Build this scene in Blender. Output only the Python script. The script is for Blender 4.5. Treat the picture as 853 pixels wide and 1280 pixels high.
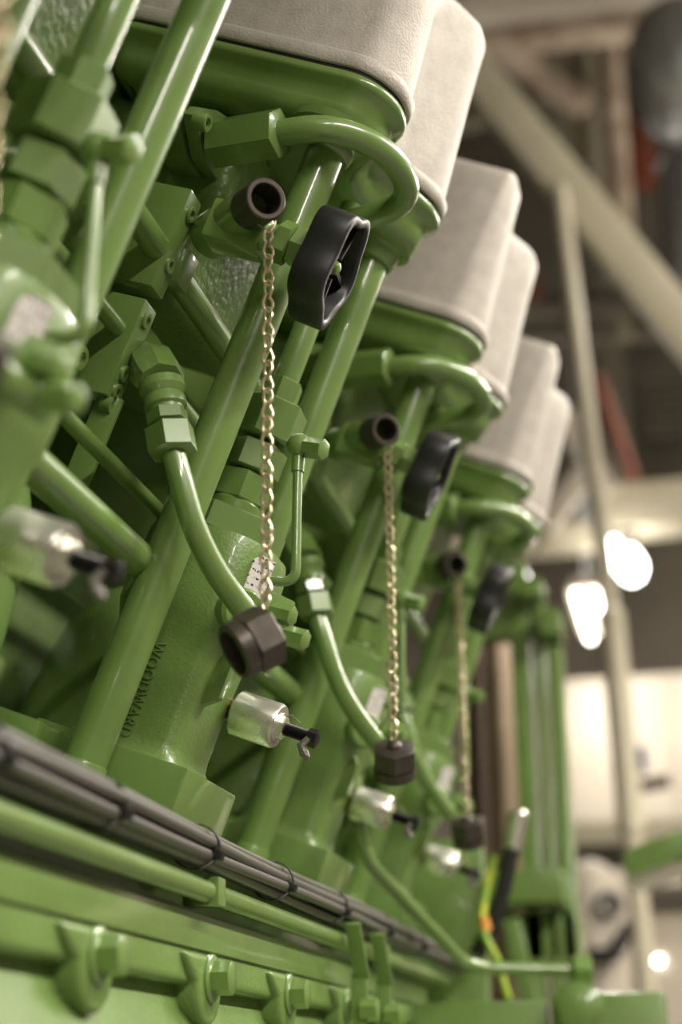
import bpy, bmesh, math, random
from mathutils import Vector, Matrix
random.seed(7)
for o in list(bpy.data.objects): bpy.data.objects.remove(o, do_unlink=True)
scene = bpy.context.scene
COL = scene.collection

# ------------------------------------------------------------------ camera
EYE = 1.3                                   # camera height above the floor (m)
cam_d = bpy.data.cameras.new('camera')
cam = bpy.data.objects.new('camera', cam_d); COL.objects.link(cam); scene.camera = cam
cam_d.sensor_fit = 'VERTICAL'; cam_d.sensor_height = 36.0; cam_d.sensor_width = 24.0
cam_d.lens = 54.645; cam_d.clip_start = 0.02; cam_d.clip_end = 100
right = Vector((0.97381623, 0.22714438, -0.00934806))
down = Vector((-0.0873266, 0.33578951, -0.93788031))
fwd = Vector((-0.20989526, 0.9141394, 0.34683302))
m = Matrix.Identity(4)
for i in range(3):
    m[i][0] = right[i]; m[i][1] = -down[i]; m[i][2] = -fwd[i]
m[2][3] = EYE
cam.matrix_world = m
cam_d.dof.use_dof = True; cam_d.dof.focus_distance = 1.37; cam_d.dof.aperture_fstop = 2.6

# ------------------------------------------------------------------ world, exposure
w = bpy.data.worlds.new('world'); scene.world = w; w.use_nodes = True
w.node_tree.nodes['Background'].inputs[0].default_value = (0.9, 0.88, 0.82, 1)
w.node_tree.nodes['Background'].inputs[1].default_value = 0.05
vs = scene.view_settings
vs.view_transform = 'Standard'; vs.look = 'None'; vs.gamma = 1; vs.use_curve_mapping = False
vs.exposure = 0.18
LAMP_W = 78.0                               # watts of each fluorescent fixture's light

# ------------------------------------------------------------------ materials
def srgb(r, g, b):
    f = lambda v: (v/255/12.92) if v/255 <= .04045 else ((v/255+.055)/1.055)**2.4
    return (f(r), f(g), f(b), 1)
MATS = {}
def mat(name, col, rough=.4, metal=0, bump=0, bscale=200, coat=0, col2=None, cscale=8, cmix=.5, detail=4, emit=None, estr=1, spec=.5, rvar=0):
    mt = bpy.data.materials.new(name); mt.use_nodes = True; nt = mt.node_tree; b = nt.nodes['Principled BSDF']
    b.inputs['Base Color'].default_value = col; b.inputs['Roughness'].default_value = rough
    b.inputs['Metallic'].default_value = metal; b.inputs['Coat Weight'].default_value = coat; b.inputs['Coat Roughness'].default_value = .09
    b.inputs['Specular IOR Level'].default_value = spec
    tc = nt.nodes.new('ShaderNodeTexCoord')
    if col2 is not None:
        n = nt.nodes.new('ShaderNodeTexNoise'); n.inputs['Scale'].default_value = cscale; n.inputs['Detail'].default_value = 5
        r = nt.nodes.new('ShaderNodeValToRGB'); r.color_ramp.elements[0].position = .5-cmix*.4; r.color_ramp.elements[1].position = .5+cmix*.4
        r.color_ramp.elements[0].color = col; r.color_ramp.elements[1].color = col2
        nt.links.new(tc.outputs['Object'], n.inputs['Vector']); nt.links.new(n.outputs['Fac'], r.inputs[0]); nt.links.new(r.outputs[0], b.inputs['Base Color'])
    if rvar:
        n = nt.nodes.new('ShaderNodeTexNoise'); n.inputs['Scale'].default_value = 25; n.inputs['Detail'].default_value = 6
        mr = nt.nodes.new('ShaderNodeMapRange'); mr.inputs['To Min'].default_value = max(0, rough-rvar); mr.inputs['To Max'].default_value = rough+rvar
        nt.links.new(tc.outputs['Object'], n.inputs['Vector']); nt.links.new(n.outputs['Fac'], mr.inputs[0]); nt.links.new(mr.outputs[0], b.inputs['Roughness'])
    if bump:
        n = nt.nodes.new('ShaderNodeTexNoise'); n.inputs['Scale'].default_value = bscale; n.inputs['Detail'].default_value = detail
        bp = nt.nodes.new('ShaderNodeBump'); bp.inputs['Strength'].default_value = bump; bp.inputs['Distance'].default_value = .002
        nt.links.new(tc.outputs['Object'], n.inputs['Vector']); nt.links.new(n.outputs['Fac'], bp.inputs['Height']); nt.links.new(bp.outputs[0], b.inputs['Normal'])
    if emit is not None:
        b.inputs['Emission Color'].default_value = emit; b.inputs['Emission Strength'].default_value = estr
    MATS[name] = mt
    return mt
G1 = srgb(99, 125, 63); G2 = srgb(109, 137, 71)
mat('green_paint', G1, .33, coat=.8, col2=G2, cscale=14, bump=.03, bscale=60, detail=2, rvar=.06)
mat('green_cast', G1, .36, coat=.25, col2=G2, cscale=20, bump=.30, bscale=330, detail=3, rvar=.08)
mat('green_rough', G1, .32, coat=.4, col2=G2, cscale=20, bump=.9, bscale=120, detail=4, rvar=.1)
mat('silver_cast', srgb(158, 151, 142), .52, metal=.15, bump=.45, bscale=420, col2=srgb(182, 175, 165), cscale=45, cmix=.7, detail=6)
mat('black_plastic', srgb(28, 28, 30), .42, bump=.05, bscale=500)
mat('gasket_black', srgb(14, 14, 14), .6)
mat('dark_steel', srgb(64, 59, 54), .42, metal=.5, bump=.1, bscale=300, col2=srgb(84, 75, 67), cscale=60)
mat('chrome', srgb(222, 220, 210), .27, metal=.92, bump=.03, bscale=90, rvar=.05)
mat('oily_brass', srgb(120, 86, 40), .25, metal=.8, col2=srgb(50, 34, 18), cscale=90)
mat('thread_black', srgb(38, 36, 36), .4, metal=.6)
mat('wire_grey', srgb(110, 106, 102), .5, metal=.5, bump=.6, bscale=300)
mat('chain_brass', srgb(204, 186, 158), .33, metal=.8)
mat('cable_grey', srgb(88, 85, 80), .36, bump=.05, bscale=200)
mat('tie_black', srgb(24, 23, 23), .4)
mat('cream_paint', srgb(205, 197, 172), .5, bump=.05, bscale=40, col2=srgb(190, 182, 158), cscale=3)
mat('pale_paint', srgb(206, 196, 180), .5, col2=srgb(192, 182, 166), cscale=2)
mat('taupe_wall', srgb(128, 120, 106), .7, col2=srgb(112, 104, 92), cscale=1.5)
mat('pale_taupe', srgb(164, 155, 136), .6, col2=srgb(148, 140, 122), cscale=3)
mat('dark_taupe', srgb(96, 88, 76), .7, col2=srgb(78, 70, 60), cscale=3)
mat('galvanised', srgb(170, 172, 170), .35, metal=.7, col2=srgb(150, 152, 150), cscale=8)
mat('insulation', srgb(206, 190, 170), .8, bump=.8, bscale=12, col2=srgb(150, 130, 110), cscale=6)
mat('copper_pipe', srgb(156, 136, 114), .42, metal=.35, col2=srgb(126, 108, 90), cscale=5)
mat('brown_pipe', srgb(92, 74, 62), .5, metal=.3)
mat('rust_red', srgb(128, 66, 40), .7, col2=srgb(104, 50, 32), cscale=6)
mat('yellow_green', srgb(196, 200, 40), .4, col2=srgb(96, 160, 40), cscale=40)
mat('orange', srgb(214, 140, 40), .5)
mat('floor_paint', srgb(118, 114, 106), .5, col2=srgb(104, 100, 94), cscale=2)
mat('blue_plastic', srgb(40, 70, 140), .4)
mat('tube_light', (1, 1, 1, 1), .5, emit=(1, .95, .86, 1), estr=14)
mat('flood_light', (1, 1, 1, 1), .5, emit=(1, .97, .92, 1), estr=11)
# name plate: printed dark lines on white metal
def plate_mat():
    mt = mat('name_plate', srgb(214, 208, 204), .35); nt = mt.node_tree; b = nt.nodes['Principled BSDF']
    tc = nt.nodes.new('ShaderNodeTexCoord'); sx = nt.nodes.new('ShaderNodeSeparateXYZ'); nt.links.new(tc.outputs['Generated'], sx.inputs[0])
    mu = nt.nodes.new('ShaderNodeMath'); mu.operation = 'MULTIPLY'; mu.inputs[1].default_value = 5.5; nt.links.new(sx.outputs['Z'], mu.inputs[0])
    fr = nt.nodes.new('ShaderNodeMath'); fr.operation = 'FRACT'; nt.links.new(mu.outputs[0], fr.inputs[0])
    lt = nt.nodes.new('ShaderNodeMath'); lt.operation = 'LESS_THAN'; lt.inputs[1].default_value = .32; nt.links.new(fr.outputs[0], lt.inputs[0])
    n = nt.nodes.new('ShaderNodeTexNoise'); n.inputs['Scale'].default_value = 420; nt.links.new(tc.outputs['Object'], n.inputs['Vector'])
    gt = nt.nodes.new('ShaderNodeMath'); gt.operation = 'GREATER_THAN'; gt.inputs[1].default_value = .5; nt.links.new(n.outputs['Fac'], gt.inputs[0])
    an = nt.nodes.new('ShaderNodeMath'); an.operation = 'MULTIPLY'; nt.links.new(lt.outputs[0], an.inputs[0]); nt.links.new(gt.outputs[0], an.inputs[1])
    mx = nt.nodes.new('ShaderNodeMix'); mx.data_type = 'RGBA'; mx.inputs[6].default_value = srgb(214, 208, 204); mx.inputs[7].default_value = srgb(60, 54, 54)
    nt.links.new(an.outputs[0], mx.inputs[0]); nt.links.new(mx.outputs[2], b.inputs['Base Color'])
plate_mat()

# ------------------------------------------------------------------ frames and builders
TH = math.radians(20.6)                     # lean of the cylinder bank
TC = math.radians(24.0)                     # lean of the rocker cover joint
WORLD = Matrix.Identity(3); BANK = Matrix.Rotation(TH, 3, 'Y'); COVER = Matrix.Rotation(TC, 3, 'Y')
BASE = {}                                   # object name -> base point in its own frame
def to_world(fr, p):
    p = Vector(p)
    if fr is WORLD: return p
    return fr @ p + Vector((0, 0, EYE))
def props(o, label, cat, group=None, kind=None):
    if label: o['label'] = label
    if cat: o['category'] = cat
    if group: o['group'] = group
    if kind: o['kind'] = kind
    return o
def thing(name, label, cat, base, fr=WORLD, group=None):
    o = bpy.data.objects.new(name, None); o.empty_display_size = .02; COL.objects.link(o)
    o.location = to_world(fr, base); o.rotation_euler = fr.to_euler(); BASE[o.name] = Vector(base)
    return props(o, label, cat, group)
def basis(d, up=None):
    d = Vector(d).normalized()
    up = Vector(up) if up is not None else (Vector((0, 0, 1)) if abs(d.z) < .9 else Vector((1, 0, 0)))
    x = up.cross(d).normalized(); y = d.cross(x)
    return x, y, d
def V(*a): return Vector(a[0] if len(a) == 1 else a)
class MB:
    def __init__(s): s.v = []; s.f = []
    def add(s, vs, fs):
        n = len(s.v); s.v += [Vector(v) for v in vs]; s.f += [[n+i for i in f] for f in fs]; return s
    def loft(s, rings, cap=True, close=True):
        n = len(rings[0]); vs = [p for r in rings for p in r]; fs = []
        for i in range(len(rings)-1):
            for j in range(n if close else n-1):
                k = (j+1) % n; fs.append([i*n+j, i*n+k, (i+1)*n+k, (i+1)*n+j])
        if cap: fs.append(list(range(n))[::-1]); fs.append([(len(rings)-1)*n+j for j in range(n)])
        return s.add(vs, fs)
    def lathe(s, p, d, prof, n=24, up=None, phase=0, cap=True):
        p = V(p); x, y, d = basis(d, up)
        rings = [[p + d*t + (x*math.cos(a)+y*math.sin(a))*r for a in [2*math.pi*(j+phase)/n for j in range(n)]] for r, t in prof]
        return s.loft(rings, cap)
    def cyl(s, a, b, r, n=24, ch=0, r2=None):
        a, b = V(a), V(b); L = (b-a).length; r2 = r if r2 is None else r2
        prof = [(r-ch, 0), (r, ch), (r2, L-ch), (r2-ch, L)] if ch else [(r, 0), (r2, L)]
        return s.lathe(a, b-a, prof, n)
    def pipe(s, a, b, r, ri, depth=None, n=28):       # open-mouthed tube, mouth at b
        a, b = V(a), V(b); L = (b-a).length; dp = depth or L*.9
        return s.lathe(a, b-a, [(r, 0), (r, L-.0012), (r-.0012, L), (ri+.0008, L), (ri, L-.001), (ri, L-dp), (.0005, L-dp)], n)
    def hex(s, a, b, R, up=None, ch=None, n=6, phase=0):
        a, b = V(a), V(b); L = (b-a).length; ch = R*.08 if ch is None else ch
        return s.lathe(a, b-a, [(R-ch, 0), (R, ch*.6), (R, L-ch*.6), (R-ch, L)], n, up, phase)
    def tube(s, pts, r, n=14, fil=0, seg=7, cap=True, sm=0):
        pts = [V(p) for p in pts]
        if sm:
            q = [pts[0]*2-pts[1]]+pts+[pts[-1]*2-pts[-2]]; o = []
            for i in range(1, len(q)-2):
                for k in range(sm):
                    x = k/sm; a, b, c, d = q[i-1:i+3]
                    o.append((b*2+(c-a)*x+(a*2-b*5+c*4-d)*x*x+(b*3-a-c*3+d)*x**3)*.5)
            pts = o+[pts[-1]]
        if fil and len(pts) > 2:
            o = [pts[0]]
            for i in range(1, len(pts)-1):
                a, b, c = pts[i-1], pts[i], pts[i+1]; d1 = (a-b); d2 = (c-b)
                q = min(fil, d1.length*.48, d2.length*.48); A = b+d1.normalized()*q; C = b+d2.normalized()*q
                for k in range(seg+1):
                    t = k/seg; o.append(A*(1-t)**2 + b*2*t*(1-t) + C*t*t)
            pts = o+[pts[-1]]
        rings = []; px = None
        for i, p in enumerate(pts):
            d = (pts[min(i+1, len(pts)-1)]-pts[max(i-1, 0)]).normalized()
            if px is None: px = basis(d)[0]
            px = (px - d*px.dot(d)).normalized(); py = d.cross(px)
            rr = r[i] if isinstance(r, (list, tuple)) else r
            rings.append([p+(px*math.cos(2*math.pi*j/n)+py*math.sin(2*math.pi*j/n))*rr for j in range(n)])
        return s.loft(rings, cap)
    def box(s, lo, hi, fr=None, at=(0, 0, 0)):
        vs = [V(x, y, z) for x in (lo[0], hi[0]) for y in (lo[1], hi[1]) for z in (lo[2], hi[2])]
        if fr is not None: vs = [fr @ v + V(at) for v in vs]
        return s.add(vs, [[0,1,3,2],[4,6,7,5],[0,4,5,1],[2,3,7,6],[0,2,6,4],[1,5,7,3]])
    def bar(s, a, b, wx, wy, up=None):                # rectangular bar from a to b
        a, b = V(a), V(b); x, y, d = basis(b-a, up)
        q = [x*wx*i+y*wy*j for i, j in ((-.5,-.5),(.5,-.5),(.5,.5),(-.5,.5))]
        return s.loft([[a+k for k in q], [b+k for k in q]])
    def prism(s, poly, o, ex, ey, ez, h):             # poly (2d) in ex,ey extruded along ez
        o, ex, ey, ez = V(o), V(ex), V(ey), V(ez)
        return s.loft([[o+ex*p[0]+ey*p[1] for p in poly], [o+ex*p[0]+ey*p[1]+ez*h for p in poly]])
    def build(s, name, m, parent=None, base=None, fr=WORLD, bevel=0, seg=2, smooth=38, label=None):
        if parent is not None: base = BASE[parent.name]
        base = V(base)
        me = bpy.data.meshes.new(name); me.from_pydata([v-base for v in s.v], [], s.f); me.validate(); 
        bm = bmesh.new(); bm.from_mesh(me); bmesh.ops.recalc_face_normals(bm, faces=bm.faces)
        if bevel:
            es = [e for e in bm.edges if len(e.link_faces) == 2 and e.calc_face_angle(0) > math.radians(28)]
            bmesh.ops.bevel(bm, geom=es, offset=bevel, segments=seg, profile=.6, affect='EDGES', clamp_overlap=True)
        bm.to_mesh(me); bm.free()
        me.materials.append(MATS[m])
        me.polygons.foreach_set('use_smooth', [True]*len(me.polygons)); me.set_sharp_from_angle(angle=math.radians(smooth))
        o = bpy.data.objects.new(name, me); COL.objects.link(o)
        if parent is not None: o.parent = parent
        else:
            o.location = to_world(fr, base); o.rotation_euler = fr.to_euler()
        BASE[o.name] = base
        if label: o['label'] = label
        return o
def sub(o, base_of): BASE[o.name] = BASE[base_of.name]; return o
def copy_tree(o, parent=None):
    c = o.copy(); COL.objects.link(c); c.parent = parent
    for ch in list(o.children): copy_tree(ch, c)
    return c
def struct(o): o['kind'] = 'structure'; return o
UNIT = []                                   # things of one cylinder, copied along the engine
U0 = -.551                                  # line of the push rod tubes, outward from the bank's datum
PITCH = .5

# ================================================================== the room
def slab(name, lo, hi, m): return struct(MB().box(lo, hi).build(name, m, base=((lo[0]+hi[0])/2, (lo[1]+hi[1])/2, lo[2])))
slab('floor', (-5, -4, -.1), (4.5, 11, 0), 'floor_paint')
slab('ceiling', (-5, -4, 9.2), (4.5, 11, 9.3), 'taupe_wall')
slab('wall_far', (-5, 11, 0), (4.5, 11.15, 9.2), 'taupe_wall')
slab('wall_near', (-5, -4.15, 0), (4.5, -4, 9.2), 'taupe_wall')
slab('wall_left', (-5.15, -4, 0), (-5, 11, 9.2), 'taupe_wall')
slab('wall_right', (4.5, -4, 0), (4.65, 11, 9.2), 'taupe_wall')

# ---- lamps
def fluorescent(c, L, label, group=None, power=LAMP_W, ax='Y', up_share=.45):
    t = thing('fluorescent_lamp', label, 'lamp', c, group=group)
    c = V(c); d = V(0, 1, 0) if ax == 'Y' else V(1, 0, 0); sd = V(1, 0, 0) if ax == 'Y' else V(0, 1, 0); up = V(0, 0, 1)
    MB().prism([(-.09, .0), (-.05, .06), (.05, .06), (.09, .0), (.085, -.005), (-.085, -.005)], c-d*L/2, sd, up, d, L).build('housing', 'pale_paint', t)
    for q in (-.04, .04):
        MB().cyl(c-d*(L/2-.03)+sd*q-up*.025, c+d*(L/2-.03)+sd*q-up*.025, .016, 12).build('light_tube', 'tube_light', t)
    for q in (-.35, .35):
        MB().cyl(c+d*L*q+up*.05, V((c+d*L*q).x, (c+d*L*q).y, 9.2), .006, 8).build('hanger_rod', 'galvanised', t)
    ld = bpy.data.lights.new('lamp_light', 'AREA'); ld.shape = 'RECTANGLE'; ld.size = .16; ld.size_y = L-.1; ld.energy = power; ld.color = (1, .94, .84)
    lo = bpy.data.objects.new('lamp_light', ld); COL.objects.link(lo); lo.parent = t; lo.location = (0, 0, -.05)
    if ax != 'Y': lo.rotation_euler = (0, 0, math.pi/2)
    if up_share:                            # second light added above the closed housing to brighten the roof
        l2 = ld.copy(); l2.energy = power*up_share; lu = bpy.data.objects.new('lamp_light', l2); COL.objects.link(lu); lu.parent = t; lu.location = (0, 0, .075)
        lu.rotation_euler = (math.pi, 0, 0 if ax == 'Y' else math.pi/2)
    return t
for y in (-2.4, -.3, 1.8, 3.9):
    fluorescent((1.5, y, 3.3), 1.5, 'white twin-tube fluorescent lamp hung over the aisle beside the engine', 'lamps over the aisle')
fluorescent((-.5, -2.6, 3.6), 1.5, 'white twin-tube fluorescent lamp hung across the walkway before the engine', power=16, ax='X', up_share=.3)

for x, y, pw in ((2.1, 4.6, 135), (1.2, 7.4, 75)):  # unseen lamps added to brighten the roof structure
    fluorescent((x, y, 5.6), 1.5, 'added twin-tube fluorescent fill lamp, unseen, brightening the roof above the aisle', 'added roof fill lamps', power=pw)

# ================================================================== one cylinder unit (built for the second cylinder in view)
# ---- rocker cover: two-lobed outline in the joint plane
def cover_outline():
    near, far, ue, ui, r = 1.15, 1.44, -.535, -.84, .05
    P = []
    def arc(cx, cy, a0, a1, rr, n):
        for k in range(n+1):
            a = math.radians(a0+(a1-a0)*k/n); P.append((cx+rr*math.cos(a), cy+rr*math.sin(a)))
    arc(ui+.035, near+.035, 180, 270, .035, 5)
    P.append((ue-r-.11, near)); P.append((ue-r-.05, near))
    arc(ue-r, near+r, -90, 0, r, 9)
    a, b = near+r+.008, far-r-.008
    for k in range(15):
        t = k/14; P.append((ue-.040*(.5-.5*math.cos(2*math.pi*t)), a+(b-a)*t))
    arc(ue-r, far-r, 0, 90, r, 9)
    P.append((ue-r-.05, far)); P.append((ue-r-.11, far))
    arc(ui+.035, far-.035, 90, 180, .035, 5)
    return P
OUT = cover_outline()
def out_normals():
    n = len(OUT); N = []
    for i in range(n):
        a, b = Vector(OUT[i-1]), Vector(OUT[(i+1) % n]); t = (b-a).normalized(); N.append(Vector((t.y, -t.x)))
    return N
NRM = out_normals()
WB = .686                                   # height of the cover joint
def ring(h, inset, draft=0):
    return [V(p[0]-n.x*(inset+draft*(.05+.11*max(0, n.x))), p[1]-n.y*(inset+draft*(.05+.11*max(0, n.x))), WB+h) for p, n in zip(OUT, NRM)]
def rocker_cover():
    t = thing('rocker_cover', 'bare aluminium rocker cover with two lobes', 'cover', (-.68, 1.295, WB), COVER, 'aluminium rocker covers')
    L = [ring(.002, .001), ring(.003, 0), ring(.015, 0), ring(.0175, .002), ring(.0195, .0055), ring(.030, .007)]
    for h in (.06, .10, .14, .18): L.append(ring(h, .007, h-.03))
    for k in range(6):
        a = math.radians(15*(k+1)); rr = .026; L.append(ring(.202+rr*math.sin(a), .007+rr*(1-math.cos(a)), .172))
    L.append(ring(.2285, .055, .172))
    MB().loft(L).build('cover_shell', 'silver_cast', t, smooth=50)
    MB().loft([ring(-.0015, .0035), ring(.0025, .0035)]).build('gasket', 'gasket_black', t)
    return t
UNIT.append(rocker_cover())
def cylinder_head():
    t = thing('cylinder_head', 'green cylinder head under the aluminium cover', 'cylinder head', (-.70, 1.295, .45), COVER, 'green cylinder heads')
    L = [ring(-.0015, .004), ring(-.003, .001), ring(-.009, 0), ring(-.0115, .002), ring(-.015, .007), ring(-.022, .0105), ring(-.031, .0115), ring(-.039, .013), ring(-.045, .0165), ring(-.050, .024), ring(-.052, .038)]
    MB().loft(L).build('cover_seat', 'green_paint', t, smooth=60)
    MB().box((-.88, 1.21, .45), (-.675, 1.42, .64)).build('head_body', 'green_rough', t, bevel=.02, seg=4)
    for v in (1.197, 1.40):
        u = -.594
        MB().lathe((u, v, WB-.04), (0, 0, -1), [(.042, 0), (.040, .008), (.030, .014), (.0285, .024), (.026, .028)], 32).build('tube_collar', 'green_paint', t)
    return t
UNIT.append(cylinder_head())

# ---- push rod tubes
def pushrod(v, wb, wt, r, sr, label, grp):
    t = thing('pushrod_tube', label, 'tube', (U0, v, wb), BANK, grp)
    MB().cyl((U0, v, wb-.03), (U0, v, wt), r, 32).build('tube', 'green_paint', t)
    MB().lathe((U0, v, wb-.004), (0, 0, 1), [(r+.0016, -.03), (r+.0016, .004), (r+.0008, .006), (r-.001, .0065)], 32).build('foot_collar', 'green_paint', t)
    MB().lathe((U0, v, wt-sr), (0, 0, 1), [(r-.001, 0), (r+.0035, .001), (r+.005, .004), (r+.004, .008), (r+.001, .010), (r+.005, .013), (r+.0065, .018), (r+.006, .03), (r-.001, .031)], 32).build('seal_rings', 'green_paint', t)
    return t
UNIT.append(pushrod(1.195, .062, .715, .0182, .033, 'thick green tube hiding the pump\'s raised letters', 'push rod tubes beside the raised letters'))
UNIT.append(pushrod(1.40, .062, .725, .0172, .075, 'thick green tube rising behind the fuel pump', 'push rod tubes behind the pumps'))

# ---- fuel injection pump
def rrect(cu, cv, hu, hv, r, w, n=5):
    o = []
    for (sx, sy, a0) in ((1, 1, 0), (-1, 1, 90), (-1, -1, 180), (1, -1, 270)):
        for k in range(n+1):
            a = math.radians(a0+90*k/n); o.append(V(cu+sx*(hu-r)+r*math.cos(a), cv+sy*(hv-r)+r*math.sin(a), w))
    return o
def text_mesh(body, size, ext):
    cu = bpy.data.curves.new('txt', 'FONT'); cu.body = body; cu.size = size; cu.extrude = ext; cu.space_character = 1.1; cu.resolution_u = 3
    to = bpy.data.objects.new('txt', cu); COL.objects.link(to); dg = bpy.context.evaluated_depsgraph_get(); dg.update()
    me = bpy.data.meshes.new_from_object(to.evaluated_get(dg)); bpy.data.objects.remove(to)
    vs = [v.co.copy() for v in me.vertices]; fs = [list(p.vertices) for p in me.polygons]
    return vs, fs
def pump():
    pv = 1.30
    t = thing('fuel_pump', 'green cast fuel pump with stacked hex nuts', 'pump', (U0, pv, .02), BANK, 'green fuel pumps')
    MB().box((U0-.075, 1.23, .02), (U0+.074, 1.37, .089)).build('mounting_flange', 'green_paint', t, bevel=.003)
    b = MB(); L = []
    for w_, hu, hv, r in ((.088, .054, .056, .012), (.096, .049, .051, .014), (.105, .048, .050, .014), (.165, .048, .050, .014), (.190, .050, .050, .016), (.215, .058, .058, .022), (.235, .061, .060, .03), (.285, .061, .060, .04), (.298, .058, .057, .04)):
        L.append(rrect(U0, pv, hu, hv, r, w_))
    b.loft(L).build('housing', 'green_cast', t, smooth=50)
    b = MB().prism([(0, 0), (.016, .012), (.016, .05), (0, .07)], (U0+.046, pv-.03, .145), (1, 0, 0), (0, 0, 1), (0, 1, 0), .012); b.build('rib', 'green_cast', t, bevel=.002)
    # raised foundry letters, reading down the near face
    vs, fs = text_mesh('WOODWARD', .0175, .0016)
    L = max(v.x for v in vs); s = .088/L
    lb = MB(); lb.add([V(-.5570+v.y*1.0, 1.2500-v.z, .186-v.x*s) for v in vs], fs); lb.build('raised_lettering', 'green_cast', t, label='raised WOODWARD letters cast on the pump side')
    MB().hex((U0, pv, .298), (U0, pv, .324), .0545, up=(.5, .87, 0), ch=.003).build('clamp_ring', 'green_paint', t)
    MB().lathe((U0, pv, .324), (0, 0, 1), [(.027, 0), (.027, .012), (.025, .014), (.025, .024)], 28).build('neck', 'green_paint', t)
    MB().hex((U0, pv, .338), (U0, pv, .366), .029, up=(.2, .97, 0)).build('locknut', 'green_paint', t)
    MB().hex((U0, pv, .370), (U0, pv, .398), .0275, up=(.62, .78, 0)).build('locknut', 'green_paint', t)
    MB().hex((U0, pv, .402), (U0, pv, .442), .0335, up=(.45, .9, 0), ch=.004).build('delivery_valve_nut', 'green_paint', t)
    MB().hex((U0, pv, .440), (U0, pv, .466), .0195, up=(.3, .95, 0)).build('union_nut', 'green_paint', t)
    MB().cyl((U0, pv, .46), (U0, pv, .66), .0125, 24).build('delivery_tube', 'green_paint', t)
    # name plate on the rounded shoulder, facing out and towards the lettered side
    c = V(U0+.0575, pv-.036, .270); n = V(.86, -.51, 0).normalized(); sx = V(.51, .86, 0).normalized()
    MB().prism([(-.012, -.016), (.012, -.018), (.012, .018), (-.005, .018), (-.012, .011)], c+n*.0015, sx, V(0, 0, 1), n, .0015).build('name_plate', 'name_plate', t, label='small white printed name plate')
    # pipe boss
    MB().cyl((U0+.045, pv-.035, .232), (U0+.066, pv-.056, .232), .021, 24, .003).build('boss', 'green_cast', t)
    return t
UNIT.append(pump())

# ---- thin leak pipe with banjo fitting
def leak_pipe():
    q = V((-0.5070, 1.2850, 0.4031))
    t = thing('leak_pipe', 'thin green pipe below the pump\'s banjo bolt', 'pipe', q, BANK, 'thin leak-off pipes')
    MB().lathe(q-V(.012, -.004, 0), (1, -.3, 0), [(.006, 0), (.0105, .004), (.0125, .011), (.0105, .018), (.006, .022)], 20).build('banjo_eye', 'green_paint', t)
    MB().hex(q+V(.006, -.002, 0), q+V(.026, -.008, 0), .0098, up=(0, .2, 1)).build('banjo_bolt', 'green_paint', t)
    MB().tube([V((-0.5070, 1.2850, 0.3965)), V((-0.4879, 1.2850, 0.3416)), V((-0.4649, 1.2850, 0.2784)), V((-0.4928, 1.2850, 0.2721))], .0046, 12, fil=.034).build('pipe', 'green_paint', t)
    MB().cyl((-0.5053, 1.2850, 0.3921), (-0.5010, 1.2850, 0.3785), .0062, 12).build('pipe_sleeve', 'green_paint', t)
    return t
UNIT.append(leak_pipe())

# ---- bent pipe with elbow and union nut leading to the pump boss
def feed_pipe():
    a = V((-0.5900, 1.1450, 0.3795)); d = (V((-0.5539, 1.1450, 0.3198))-a).normalized()
    t = thing('feed_pipe', 'bent green feed pipe with large union nut', 'pipe', a, BANK, 'bent feed pipes')
    MB().tube([(-0.7376, 1.2900, 0.4885), (-0.6470, 1.1900, 0.4265), (-0.5988, 1.1500, 0.3904)], .0170, 20).build('inlet_tube', 'green_paint', t)
    MB().lathe((-0.6270, 1.1680, 0.4110), V((-0.5806, 1.1380, 0.3725))-V((-0.6270, 1.1680, 0.4110)), [(.0155, 0), (.0195, .008), (.0230, .020), (.0235, .040), (.0205, .050)], 8).build('elbow', 'green_paint', t)
    MB().lathe(a-d*.004, d, [(.0195, 0), (.0205, .008), (.018, .012), (.0165, .014), (.0185, .017), (.0185, .024), (.0155, .026), (.0155, .03)], 28).build('neck', 'green_paint', t)
    MB().hex(a+d*.024, a+d*.036, .0178, up=(.6, .8, 0)).build('locknut', 'green_paint', t)
    MB().hex(a+d*.0385, a+d*.064, .0215, up=(.5, .86, 0), ch=.003).build('union_nut', 'green_paint', t)
    e = a+d*.062
    MB().tube([e, (-0.5425, 1.1470, 0.3051), (-0.5206, 1.1550, 0.2736), (-0.4985, 1.1700, 0.2487), (-0.4762, 1.1900, 0.2303), (-0.4565, 1.2100, 0.2174), (-0.4488, 1.2250, 0.2167)], .0104, 18, sm=4).build('pipe', 'green_paint', t)
    k = V((-0.4476, 1.2250, 0.2273)); n = V(.7, -.7, 0).normalized(); sx = V(.7, .7, 0)
    MB().prism([(-.016, -.02), (.016, -.02), (.02, 0), (.012, .024), (-.012, .024), (-.02, 0)], k-n*.012, sx, V(0, 0, 1), n, .010).build('end_flange', 'green_paint', t, bevel=.002)
    for p in ((-0.4443, 1.2220, 0.2347), (-0.4263, 1.2220, 0.2188)):
        p = V(p); MB().hex(p-V(.008, 0, 0), p+V(.012, -.004, 0), .0088, up=(0, .3, 1)).build('flange_bolt', 'green_paint', t)
    return t
UNIT.append(feed_pipe())

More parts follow.
